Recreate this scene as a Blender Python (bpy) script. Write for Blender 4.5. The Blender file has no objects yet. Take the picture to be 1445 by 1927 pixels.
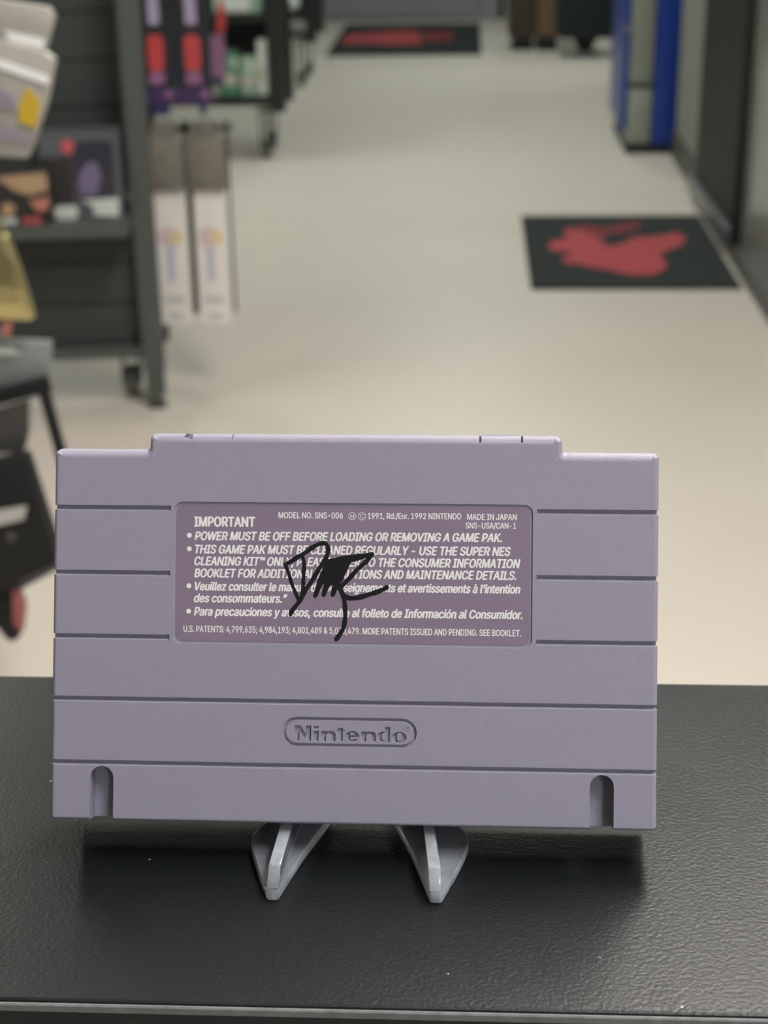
import bpy, bmesh, math, random
from mathutils import Vector, Matrix
random.seed(7)
R = math.radians
SC = bpy.context.scene
COL = SC.collection

# ------------------------------------------------------------------ camera
def setup_camera():
    p, yaw, roll = 0.40013, 0.05539, -0.01514
    fw = Vector((-math.sin(yaw)*math.cos(p), math.cos(yaw)*math.cos(p), -math.sin(p)))
    r = Vector((math.cos(yaw), math.sin(yaw), 0)); u = r.cross(fw)
    r2 = math.cos(roll)*r + math.sin(roll)*u
    u2 = -math.sin(roll)*r + math.cos(roll)*u
    cd = bpy.data.cameras.new('camera'); co = bpy.data.objects.new('camera', cd); COL.objects.link(co)
    m = Matrix((r2, u2, -fw)).transposed().to_4x4()
    m.translation = (0.0253, -0.30026, 0.21476)
    co.matrix_world = m
    cd.sensor_fit = 'VERTICAL'; cd.sensor_height = 36.0; cd.sensor_width = 27.0
    cd.lens = 3000/1927*36
    cd.clip_start = 0.01; cd.clip_end = 60
    cd.dof.use_dof = True; cd.dof.focus_distance = 0.352; cd.dof.aperture_fstop = 21.0
    SC.camera = co
setup_camera()

# ------------------------------------------------------------------ world, exposure
w = bpy.data.worlds.new('world'); SC.world = w; w.use_nodes = True
w.node_tree.nodes['Background'].inputs[0].default_value = (0.9, 0.95, 1.0, 1)
w.node_tree.nodes['Background'].inputs[1].default_value = 0.05
SC.view_settings.view_transform = 'Standard'; SC.view_settings.look = 'None'
SC.view_settings.gamma = 1.0; SC.view_settings.use_curve_mapping = False
SC.view_settings.exposure = 0.0

FLOOR = -0.95
CEIL = 1.85
LAMP_POWER = 30.0
# ceiling lamps: x, y, strength factor, tube colour
LAMPS = [(0.5, 1.2, 1.5, 'fff9f0'), (-1.5, 2.4, 0.55, 'fff9f0'), (0.8, -0.3, 1.2, 'fcfbff'), (1.7, -3.5, 1.8, 'f4f7ff'), (0.1, 5.7, 0.68, 'f5fff6'), (-1.9, 5.2, 0.7, 'f5fff6'), (0.0, 8.6, 0.85, 'f5fff6'), (1.9, 9.2, 0.4, 'f5fff6')]  # the lamp far behind the counter is added to brighten the cartridge's right side

# ------------------------------------------------------------------ helpers
def lin(c):
    if isinstance(c, str):
        c = tuple(int(c[i:i+2], 16) for i in (0, 2, 4))
    f = lambda v: v/12.92 if v <= 0.04045 else ((v+0.055)/1.055)**2.4
    return tuple(f(v/255) for v in c[:3]) + (1.0,)

MATS = {}
def mat(name, col, rough=0.6, metal=0.0, spec=0.5, var=0.0, vscale=20.0, bump=0.0, bscale=200.0, trans=0.0, ior=1.45, emit=0.0, alpha=1.0, coat=0.0):
    m = bpy.data.materials.new(name); m.use_nodes = True
    nt = m.node_tree; b = nt.nodes['Principled BSDF']
    c = lin(col)
    b.inputs['Base Color'].default_value = c
    b.inputs['Roughness'].default_value = rough
    b.inputs['Metallic'].default_value = metal
    b.inputs['Specular IOR Level'].default_value = spec
    b.inputs['IOR'].default_value = ior
    b.inputs['Transmission Weight'].default_value = trans
    b.inputs['Alpha'].default_value = alpha
    b.inputs['Coat Weight'].default_value = coat
    if emit:
        b.inputs['Emission Color'].default_value = c; b.inputs['Emission Strength'].default_value = emit
    tc = nt.nodes.new('ShaderNodeTexCoord')
    if var:
        n = nt.nodes.new('ShaderNodeTexNoise'); n.inputs['Scale'].default_value = vscale; n.inputs['Detail'].default_value = 4
        nt.links.new(tc.outputs['Object'], n.inputs['Vector'])
        mx = nt.nodes.new('ShaderNodeMix'); mx.data_type = 'RGBA'
        mx.inputs['A'].default_value = tuple(v*(1-var) for v in c[:3]) + (1,)
        mx.inputs['B'].default_value = tuple(min(1, v*(1+var)) for v in c[:3]) + (1,)
        nt.links.new(n.outputs['Fac'], mx.inputs['Factor']); nt.links.new(mx.outputs['Result'], b.inputs['Base Color'])
    if bump:
        n2 = nt.nodes.new('ShaderNodeTexNoise'); n2.inputs['Scale'].default_value = bscale; n2.inputs['Detail'].default_value = 3
        nt.links.new(tc.outputs['Object'], n2.inputs['Vector'])
        bp = nt.nodes.new('ShaderNodeBump'); bp.inputs['Strength'].default_value = bump; bp.inputs['Distance'].default_value = 0.3/bscale
        nt.links.new(n2.outputs['Fac'], bp.inputs['Height']); nt.links.new(bp.outputs['Normal'], b.inputs['Normal'])
    MATS[name] = m
    return m

def box(bm, x0, x1, y0, y1, z0, z1, bevel=0.0, seg=2):
    r = bmesh.ops.create_cube(bm, size=1.0)
    for v in r['verts']:
        v.co = Vector(((x0+x1)/2 + v.co.x*(x1-x0), (y0+y1)/2 + v.co.y*(y1-y0), (z0+z1)/2 + v.co.z*(z1-z0)))
    if bevel:
        es = list({e for v in r['verts'] for e in v.link_edges})
        bmesh.ops.bevel(bm, geom=es, offset=bevel, segments=seg, affect='EDGES', profile=0.5)
    return bm

def cyl(bm, a, b, r0, r1=None, seg=20):
    a = Vector(a); b = Vector(b); d = b-a
    q = d.to_track_quat('Z', 'Y').to_matrix().to_4x4(); q.translation = (a+b)/2
    bmesh.ops.create_cone(bm, cap_ends=True, segments=seg, radius1=r0, radius2=r0 if r1 is None else r1, depth=d.length, matrix=q)
    return bm

def prism(bm, pts, mp, d0, d1):
    """extrude a polygon pts (u,v) between depths d0,d1; mp(u,v,d) -> Vector"""
    n = len(pts)
    A = [bm.verts.new(mp(u, v, d0)) for u, v in pts]; B = [bm.verts.new(mp(u, v, d1)) for u, v in pts]
    bm.faces.new(A); bm.faces.new(B[::-1])
    for i in range(n):
        bm.faces.new((A[i], B[i], B[(i+1) % n], A[(i+1) % n]))
    bmesh.ops.recalc_face_normals(bm, faces=bm.faces)
    return bm

def obj(name, bm, m, parent=None, smooth=None):
    me = bpy.data.meshes.new(name)
    bmesh.ops.recalc_face_normals(bm, faces=bm.faces)
    bm.to_mesh(me); bm.free()
    me.materials.append(MATS[m] if isinstance(m, str) else m)
    if smooth is not None:
        me.polygons.foreach_set('use_smooth', [True]*len(me.polygons))
        me.set_sharp_from_angle(angle=R(smooth))
    o = bpy.data.objects.new(name, me); COL.objects.link(o)
    if parent: o.parent = parent
    return o

def bx(name, m, parent, x0, x1, y0, y1, z0, z1, bevel=0.0):
    return obj(name, box(bmesh.new(), x0, x1, y0, y1, z0, z1, bevel), m, parent)

def tag(o, label, cat, group=None):
    o['label'] = label; o['category'] = cat
    if group: o['group'] = group
    return o

def thing(name, label, cat, loc=(0, 0, 0), rz=0.0, group=None, ry=0.0, rx=0.0):
    o = bpy.data.objects.new(name, None); COL.objects.link(o)
    o.location = loc; o.rotation_euler = (rx, ry, rz); o.empty_display_size = 0.02
    return tag(o, label, cat, group)

def struct(o):
    o['kind'] = 'structure'; return o

def arc(cx, cy, r, a0, a1, n=8):
    return [(cx + r*math.cos(R(a0 + (a1-a0)*i/n)), cy + r*math.sin(R(a0 + (a1-a0)*i/n))) for i in range(n+1)]

def rrect(x0, x1, y0, y1, r, n=6):
    return (arc(x1-r, y0+r, r, -90, 0, n) + arc(x1-r, y1-r, r, 0, 90, n) + arc(x0+r, y1-r, r, 90, 180, n) + arc(x0+r, y0+r, r, 180, 270, n))

# ------------------------------------------------------------------ materials
mat('floor_vinyl', 'cec6bc', rough=0.42, spec=0.35, var=0.07, vscale=1.6)
mat('ceiling_white', 'd8d8d2', rough=0.9)
mat('wall_grey', '8d8c85', rough=0.75, var=0.04, vscale=3)
mat('wall_far_paint', 'aaa7a5', rough=0.7)
mat('baseboard_grey', '4d4a46', rough=0.5)
mat('lamp_diffuser', 'fff6e6', emit=1.0)
mat('lamp_body', 'e8e8e4', rough=0.5)
mat('rack_metal', '4d524f', rough=0.45, metal=0.0, spec=0.5)
mat('rack_panel', '3b3f3d', rough=0.6, var=0.06, vscale=12)
mat('rack_black', '1f2221', rough=0.5)
mat('caster_rubber', '5a5c58', rough=0.6)
mat('steel', 'a8aaa8', rough=0.3, metal=1.0)
mat('mat_black', '262b2b', rough=0.95, bump=0.4, bscale=900)
mat('mat_red', 'ac494f', rough=0.95)
mat('mat_red_dark', '7a3338', rough=0.95)
mat('machine_blue', '123a98', rough=0.35)
mat('machine_grey', '93988f', rough=0.4)
mat('black_plastic', '151617', rough=0.6)
mat('door_black', '1a1c1c', rough=0.6)
mat('door_panel', '8a8d86', rough=0.22, spec=0.7)
mat('door_strip', '77777a', rough=0.35, metal=0.6)
mat('door_steel', '8f9097', rough=0.35, metal=0.3)
mat('card_white', 'e6e2dc', rough=0.5)
mat('card_print_blue', 'b4b6cc', rough=0.5)
mat('card_print_pink', 'd3bfbf', rough=0.5)
mat('card_print_gold', 'ddca98', rough=0.5)
mat('card_print_grey', 'c3c0bc', rough=0.5)
mat('blister_brown', '757168', rough=0.6, var=0.35, vscale=45)
mat('pack_dark', '2b2c33', rough=0.4)
mat('pack_purple', '43325a', rough=0.4)
mat('pack_navy', '33355f', rough=0.4)
mat('pack_lavender', 'a39cb4', rough=0.4)
mat('pack_red', 'b8484a', rough=0.4)
mat('pack_pink', '8f6486', rough=0.4)
mat('pack_tan', 'b58f6c', rough=0.5)
mat('green_box', '5f9a7d', rough=0.4)
mat('mint_box', 'a9c6b0', rough=0.35)
mat('cream_box', 'c9c3b2', rough=0.4)
mat('white_gloss', 'e9efe9', rough=0.15)
mat('clear_film', 'c9c9c3', rough=0.12, trans=0.0, var=0.06, vscale=30)
mat('bag_white', 'a9a69d', rough=0.35, var=0.08, vscale=30)
mat('bag_seal_highlight', 'ffffff', rough=0.1)  # white of the bag seals stands in for their highlight
mat('bag_lilac', '9a929c', rough=0.4, var=0.15, vscale=40)
mat('yellow_print', 'd2b13c', rough=0.4)
mat('gold_foil', 'd6c990', rough=0.28, metal=0.9, bump=0.5, bscale=60)
mat('box_window', '383944', rough=0.12)
mat('box_edge', '5b5d62', rough=0.2)
mat('fig_mauve', '6d6480', rough=0.5)
mat('fig_red', 'b8585c', rough=0.4)
mat('tan_print', 'a98d70', rough=0.5, var=0.2, vscale=30)
mat('coral_print', 'b4766a', rough=0.5)
mat('dark_print', '2d2a2a', rough=0.5)
mat('pale_print', 'cdd2cb', rough=0.4)
mat('teal_print', '5f9fa8', rough=0.4)
mat('blue_print', '5470a8', rough=0.4)
mat('film_grey', '868c8a', rough=0.3, var=0.15, vscale=18)
mat('frame_inner', '4b4a49', rough=0.4)
mat('rosy', 'a8645f', rough=0.5)
mat('wood_brown', '6d553c', rough=0.6, var=0.2, vscale=25)
mat('dark_brown', '3d3028', rough=0.6)
mat('charcoal_cloth', '23292b', rough=0.9)
mat('lilac_grey', '8d8a94', rough=0.5)
mat('sticker_text', 'ece9e3', rough=0.45)
mat('marker_ink', '0f0f14', rough=0.38)

def cart_plastic():
    m = mat('cart_plastic', '95919e', rough=0.42, spec=0.5)
    nt = m.node_tree; b = nt.nodes['Principled BSDF']
    tc = nt.nodes.new('ShaderNodeTexCoord')
    n = nt.nodes.new('ShaderNodeTexNoise'); n.inputs['Scale'].default_value = 4200; n.inputs['Detail'].default_value = 2
    v = nt.nodes.new('ShaderNodeTexVoronoi'); v.inputs['Scale'].default_value = 1250; v.inputs['Randomness'].default_value = 1
    nt.links.new(tc.outputs['Object'], n.inputs['Vector']); nt.links.new(tc.outputs['Object'], v.inputs['Vector'])
    mr = nt.nodes.new('ShaderNodeMapRange'); mr.inputs['From Min'].default_value = 0.0; mr.inputs['From Max'].default_value = 0.24
    mr.inputs['To Min'].default_value = 1.0; mr.inputs['To Max'].default_value = 0.0
    nt.links.new(v.outputs['Distance'], mr.inputs['Value'])
    ad = nt.nodes.new('ShaderNodeMath'); ad.operation = 'MULTIPLY_ADD'; ad.inputs[1].default_value = 0.9
    nt.links.new(mr.outputs['Result'], ad.inputs[0]); nt.links.new(n.outputs['Fac'], ad.inputs[2])
    rg = nt.nodes.new('ShaderNodeMapRange'); rg.inputs['To Min'].default_value = 0.44; rg.inputs['To Max'].default_value = 0.2
    nt.links.new(mr.outputs['Result'], rg.inputs['Value']); nt.links.new(rg.outputs['Result'], b.inputs['Roughness'])
    bp = nt.nodes.new('ShaderNodeBump'); bp.inputs['Strength'].default_value = 0.5; bp.inputs['Distance'].default_value = 0.00011
    nt.links.new(ad.outputs[0], bp.inputs['Height']); nt.links.new(bp.outputs['Normal'], b.inputs['Normal'])
cart_plastic()
mat('sticker_purple', '867687', rough=0.42, spec=0.45, bump=0.08, bscale=2500)

def counter_mat():
    m = mat('counter_laminate', '1a1c1e', rough=0.36, spec=0.42)
    nt = m.node_tree; b = nt.nodes['Principled BSDF']
    tc = nt.nodes.new('ShaderNodeTexCoord')
    n = nt.nodes.new('ShaderNodeTexNoise'); n.inputs['Scale'].default_value = 1000; n.inputs['Detail'].default_value = 3
    n2 = nt.nodes.new('ShaderNodeTexNoise'); n2.inputs['Scale'].default_value = 14; n2.inputs['Detail'].default_value = 5
    v = nt.nodes.new('ShaderNodeTexVoronoi'); v.inputs['Scale'].default_value = 130
    nw = nt.nodes.new('ShaderNodeTexNoise'); nw.inputs['Scale'].default_value = 90
    for q in (n, n2, v, nw): nt.links.new(tc.outputs['Object'], q.inputs['Vector'])
    # dust specks: tiny pale dots of varied size
    sep = nt.nodes.new('ShaderNodeSeparateColor'); nt.links.new(v.outputs['Color'], sep.inputs['Color'])
    mr = nt.nodes.new('ShaderNodeMapRange'); mr.inputs['From Min'].default_value = 0.72; mr.inputs['From Max'].default_value = 1.0
    mr.inputs['To Min'].default_value = 0.0; mr.inputs['To Max'].default_value = 0.045
    nt.links.new(sep.outputs['Red'], mr.inputs['Value'])
    lt = nt.nodes.new('ShaderNodeMath'); lt.operation = 'LESS_THAN'
    nt.links.new(v.outputs['Distance'], lt.inputs[0]); nt.links.new(mr.outputs['Result'], lt.inputs[1])
    base = nt.nodes.new('ShaderNodeMix'); base.data_type = 'RGBA'
    base.inputs['A'].default_value = lin('101314'); base.inputs['B'].default_value = lin('1b1e1f')
    nt.links.new(n2.outputs['Fac'], base.inputs['Factor'])
    mx = nt.nodes.new('ShaderNodeMix'); mx.data_type = 'RGBA'; mx.inputs['B'].default_value = lin('b9b9b4')
    nt.links.new(lt.outputs[0], mx.inputs['Factor']); nt.links.new(base.outputs['Result'], mx.inputs['A'])
    nt.links.new(mx.outputs['Result'], b.inputs['Base Color'])
    bp = nt.nodes.new('ShaderNodeBump'); bp.inputs['Strength'].default_value = 0.5; bp.inputs['Distance'].default_value = 0.0002
    nt.links.new(n.outputs['Fac'], bp.inputs['Height']); nt.links.new(bp.outputs['Normal'], b.inputs['Normal'])
    rr = nt.nodes.new('ShaderNodeMapRange'); rr.inputs['To Min'].default_value = 0.28; rr.inputs['To Max'].default_value = 0.40
    nt.links.new(n2.outputs['Fac'], rr.inputs['Value']); nt.links.new(rr.outputs['Result'], b.inputs['Roughness'])
counter_mat()
mat('counter_front', '16181d', rough=0.4)
mat('counter_edge', '707270', rough=0.55, var=0.5, vscale=300)

def acrylic(name, lo, hi, ro):
    m = mat(name, 'fafcff', rough=ro, trans=1.0, ior=1.49, spec=0.6)
    nt = m.node_tree; b = nt.nodes['Principled BSDF']; out = nt.nodes['Material Output']
    d = nt.nodes.new('ShaderNodeBsdfDiffuse'); d.inputs['Color'].default_value = (0.85, 0.9, 0.95, 1)
    ms = nt.nodes.new('ShaderNodeMixShader')
    tc = nt.nodes.new('ShaderNodeTexCoord')
    n = nt.nodes.new('ShaderNodeTexNoise'); n.inputs['Scale'].default_value = 160; n.inputs['Detail'].default_value = 4
    nt.links.new(tc.outputs['Object'], n.inputs['Vector'])
    mr = nt.nodes.new('ShaderNodeMapRange'); mr.inputs['From Min'].default_value = 0.3; mr.inputs['From Max'].default_value = 0.75
    mr.inputs['To Min'].default_value = lo; mr.inputs['To Max'].default_value = hi
    nt.links.new(n.outputs['Fac'], mr.inputs['Value']); nt.links.new(mr.outputs['Result'], ms.inputs['Fac'])
    nt.links.new(b.outputs[0], ms.inputs[1]); nt.links.new(d.outputs[0], ms.inputs[2]); nt.links.new(ms.outputs[0], out.inputs['Surface'])
acrylic('acrylic', 0.08, 0.22, 0.02); acrylic('acrylic_edge', 0.22, 0.44, 0.06)  # diffuse share brightens the plastic, edges most, as edge glow would

# ------------------------------------------------------------------ room
XL, XR, YB, YF = -3.2, 0.83, -5.0, 11.25
struct(bx('floor', 'floor_vinyl', None, XL, 3.0, YB, YF, FLOOR-0.05, FLOOR))
struct(bx('ceiling', 'ceiling_white', None, XL, 3.0, YB, YF, CEIL, CEIL+0.05))
struct(bx('wall_left', 'wall_grey', None, XL-0.1, XL, YB, YF, FLOOR, CEIL))
struct(bx('wall_back', 'wall_grey', None, XL, 3.0, YB-0.1, YB, FLOOR, CEIL))
struct(bx('wall_far', 'wall_far_paint', None, XL, 3.0, YF, YF+0.1, FLOOR, CEIL))
struct(bx('wall_right', 'wall_grey', None, XR, XR+0.1, 5.28, 6.02, FLOOR, CEIL))
struct(bx('wall_right_near', 'wall_grey', None, XR, XR+0.1, 0.2, 3.2, FLOOR, CEIL))
struct(bx('wall_right_far', 'wall_grey', None, 0.97, 1.07, 6.02, 8.3, FLOOR, CEIL))
struct(bx('wall_side', 'wall_grey', None, 3.0, 3.1, YB, YF, FLOOR, CEIL))
struct(bx('baseboard_right', 'baseboard_grey', None, XR-0.012, XR-0.0005, 5.28, 6.02, FLOOR+0.0005, FLOOR+0.1))

# door in the right wall (dark framed, glossy grey leaf)
d = struct(thing('door_1', 'dark framed door with glossy grey leaf beside the near floor mat', 'door', (XR, 4.3, FLOOR)))
bx('door_frame', 'door_black', d, -0.02, 0.10, 0.13, 0.975, 0.001, 2.4)
bx('door_frame', 'door_black', d, -0.02, 0.10, -1.095, -0.95, 0.001, 2.4)
bx('door_header', 'door_black', d, -0.019, 0.10, -0.95, 0.13, 2.1, 2.4)
lf = bx('door_leaf', 'door_panel', d, 0.005, 0.05, -0.948, 0.128, 0.004, 2.098)
o = bx('kick_strip', 'door_strip', d, -0.045, -0.0205, 0.14, 0.97, 0.03, 0.085, 0.004)
bx('threshold', 'baseboard_grey', d, -0.03, 0.005, -0.95, 0.13, 0.0005, 0.03)

# far entrance door
d = struct(thing('door_2', 'grey metal entrance door behind the far floor mat', 'door', (-0.44, YF, FLOOR)))
bx('door_leaf', 'door_steel', d, -0.55, 0.55, -0.05, -0.001, 0.012, 2.1)
bx('kick_plate', 'lilac_grey', d, -0.50, 0.50, -0.056, -0.0505, 0.03, 0.28)
bx('door_frame', 'lilac_grey', d, -0.67, -0.56, -0.07, -0.001, 0.0, 2.2)
bx('door_frame', 'lilac_grey', d, 0.56, 0.67, -0.07, -0.001, 0.0, 2.2)
bx('door_gasket', 'black_plastic', d, 0.672, 0.71, -0.05, -0.001, 0.0, 2.2)
bx('door_header', 'lilac_grey', d, -0.67, 0.71, -0.07, -0.001, 2.21, 2.3)

# ceiling lamps
for i, (x, y, k, tube) in enumerate(LAMPS):
    where = ['above the aisle in front of the counter', 'above the left shelving by the counter', 'just behind the counter', 'added far behind the counter to brighten the cartridge on its right',
             'above the middle of the aisle', 'above the middle shelving', 'above the far end of the aisle', 'in the far right corner'][i]
    t = thing('ceiling_lamp', 'white fluorescent ceiling lamp ' + where, 'lamp', (x, y, CEIL), group='ceiling lamps')
    bm = bmesh.new()
    for s in (-1, 1):
        box(bm, s*0.185-0.015, s*0.185+0.015, -0.63, 0.63, -0.08, -0.0005)
        box(bm, -0.17, 0.17, s*0.615-0.015, s*0.615+0.015, -0.08, -0.0005)
    obj('housing', bm, 'lamp_body', t)
    lm = mat('lamp_diffuser_%d' % i, tube, emit=LAMP_POWER*k)
    bx('diffuser', lm, t, -0.165, 0.165, -0.595, 0.595, -0.07, -0.06)

# ------------------------------------------------------------------ counter ledge
YFR, YBK = -0.0466, 0.0877
c = thing('counter_ledge', 'narrow black textured counter ledge under the grey cartridge', 'counter', (0, 0, 0))
obj('top', box(bmesh.new(), -1.3, 0.8, YFR, YBK, -0.030, 0.0, 0.0008, 2), 'counter_laminate', c)
obj('edge_band', box(bmesh.new(), -1.3, 0.8, YFR-0.0011, YFR-0.0002, -0.0022, -0.0002, 0.0003, 1), 'counter_edge', c)
bx('front_panel', 'counter_front', c, -1.28, 0.78, YFR+0.004, YBK-0.02, FLOOR+0.0005, -0.0302)

# ------------------------------------------------------------------ game cartridge
def cart_frame():
    lean, cy, cr = 0.41777, -0.00462, -0.0012
    ex = Vector((math.cos(cy), math.sin(cy), 0)); back = Vector((-math.sin(cy), math.cos(cy), 0))
    ez = Vector((0, 0, math.cos(lean))) + back*math.sin(lean)
    X = math.cos(cr)*ex + math.sin(cr)*ez; Z = -math.sin(cr)*ex + math.cos(cr)*ez
    Y = Z.cross(X)
    m = Matrix((X, Y, Z)).transposed().to_4x4(); m.translation = (0, 0, 0.0115)
    return m
cart = thing('game_cartridge', 'grey plastic game cartridge with purple warning label and black marker signature', 'game cartridge')
cart.matrix_world = cart_frame()
MM = 0.001
def cm(u, v, d): return Vector((u*MM, d*MM, v*MM))

def outline(inset=0.0):
    """cartridge outline (u,v) with outward normals, counter-clockwise"""
    segs = [((68, 0), 1.0), ((68, 83.92), 1.5), ((46.5, 83.92), -0.8), ((46.5, 87.55), 1.6), ((-46.3, 87.55), 1.6), ((-46.3, 83.92), -0.8), ((-68, 83.92), 1.5), ((-68, 0), 1.0)]
    n = len(segs); pts = []
    for i, (p, r) in enumerate(segs):
        p = Vector(p); a = Vector(segs[i-1][0]); b = Vector(segs[(i+1) % n][0])
        di = (p-a).normalized(); do = (b-p).normalized()
        rr = abs(r); c = p - di*rr + do*rr
        sg = 1 if r > 0 else -1
        for k in range(7):
            t = k/6*math.pi/2
            off = (-do*math.cos(t) + di*math.sin(t))*rr
            pt = c + off
            nrm = (off.normalized())*sg
            pts.append((pt, nrm))
    return pts

def shell(d_front, d_back, round_front=True, shrink=0.0):
    pts = outline(); bm = bmesh.new(); rings = []
    def rad(nrm):
        t = max(0, nrm.y)**2; s = max(0, -nrm.y)**2; side = 1-t-s
        return 2.3*t + 0.7*s + 1.0*side
    K = 6
    steps = [(k/K*math.pi/2) for k in range(K+1)]
    prof = [(1-math.sin(a), 1-math.cos(a)) for a in steps]          # (inset, depth) factors from front outward
    ringdef = [('r', f) for f in prof]
    for kind, (fi, fd) in ringdef:
        ring = []
        for p, nrm in pts:
            r = rad(nrm)
            q = p - nrm*(r*fi + shrink)
            d = d_front + r*fd if round_front else d_front - r*fd
            ring.append(bm.verts.new(cm(q.x, q.y, d)))
        rings.append(ring)
    ring = []
    for p, nrm in pts:
        q = p - nrm*shrink
        ring.append(bm.verts.new(cm(q.x, q.y, d_back)))
    rings.append(ring)
    n = len(pts)
    for a, b in zip(rings, rings[1:]):
        for i in range(n):
            bm.faces.new((a[i], a[(i+1) % n], b[(i+1) % n], b[i]))
    for ring in (rings[0], rings[-1]):
        bm.faces.new(ring)
    bmesh.ops.recalc_face_normals(bm, faces=bm.faces)
    return bm

def cart_prism(bm, poly, d0, d1):
    prism(bm, poly, cm, d0, d1)

def pill(x0, x1, y0, y1, n=10):
    r = (y1-y0)/2; cy = (y0+y1)/2
    return arc(x1-r, cy, r, -90, 90, n) + arc(x0+r, cy, r, 90, 270, n)

front = obj('front_shell', shell(0, 10.2), 'cart_plastic', cart)
cut = bmesh.new()
GW = 1.25
def groove(u0, u1, v):     # flat upper wall, lower wall sloped toward the front
    A = [(-0.5, v), (1.0, v), (1.0, v-0.75), (0.0, v-GW), (-0.5, v-GW-0.25)]
    n = len(A)
    L = [cut.verts.new(cm(u0, y, d)) for d, y in A]; Rr = [cut.verts.new(cm(u1, y, d)) for d, y in A]
    cut.faces.new(L); cut.faces.new(Rr[::-1])
    for i in range(n): cut.faces.new((L[i], Rr[i], Rr[(i+1) % n], L[(i+1) % n]))
for v in (71.05, 56.35, 41.95):
    groove(-70, -41.35, v); groove(41.05, 70, v)
groove(-70, 70, 27.85); groove(-70, 70, 13.5)
cart_prism(cut, rrect(-40.55, 40.15, 40.0, 72.0, 2.0), -0.5, 0.45)
cart_prism(cut, pill(-15.5, 14.7, 17.45, 23.95), -0.5, 0.7)
for u in (-56.3, 55.9):
    cart_prism(cut, [(u+2.65, -1.5)] + arc(u, 9.5, 2.65, 0, 180, 12) + [(u-2.65, -1.5)], -0.5, 5.0)
# slits in the top rim
for u0, u1 in ((28.0, 28.45), (37.35, 37.8)):
    cart_prism(cut, [(u0, 85.9), (u1, 85.9), (u1, 89), (u0, 89)], -0.5, 4.0)
cart_prism(cut, [(-38.6, 86.7), (-36.7, 86.0), (-36.7, 89), (-37.2, 89)], -0.5, 4.0)
cart_prism(cut, [(-27.7, 86.3), (-27.5, 86.3), (-27.2, 89), (-27.4, 89)], -0.5, 4.0)
bmesh.ops.recalc_face_normals(cut, faces=cut.faces)
cutter = obj('cutter', cut, 'cart_plastic', cart)
cut2 = bmesh.new()
for v in (71.05, 56.35, 41.95, 27.85, 13.5):
    for s in (-1, 1):
        box(cut2, (s*68.8-1.15)*MM, (s*68.8+1.15)*MM, -0.001, 0.0085, (v-1.05)*MM, (v-0.0)*MM)
cutter2 = obj('cutter_side', cut2, 'cart_plastic', cart)
bpy.context.view_layer.update()
for cc in (cutter, cutter2):
    md = front.modifiers.new('cut', 'BOOLEAN'); md.operation = 'DIFFERENCE'; md.object = cc; md.solver = 'EXACT'
md = front.modifiers.new('edge', 'BEVEL'); md.width = 0.00016; md.segments = 2; md.limit_method = 'ANGLE'; md.angle_limit = R(38); md.harden_normals = False
front.data.polygons.foreach_set('use_smooth', [True]*len(front.data.polygons)); front.data.set_sharp_from_angle(angle=R(35))
md = front.modifiers.new('wn', 'WEIGHTED_NORMAL'); md.weight = 100; md.keep_sharp = True; md.thresh = 0.01
dg = bpy.context.evaluated_depsgraph_get()
me = bpy.data.meshes.new_from_object(front.evaluated_get(dg))
front.modifiers.clear(); front.data = me
for cc in (cutter, cutter2):
    bpy.data.objects.remove(cc, do_unlink=True)

obj('back_shell', shell(20.0, 10.35, round_front=False, shrink=0.25), 'cart_plastic', cart, smooth=35)
# block between the two slits of the rim
bx('rim_insert', 'cart_plastic', cart, 28.6*MM, 37.2*MM, 0.0021, 0.006, 86.6*MM, 87.75*MM, 0.0002)

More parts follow.
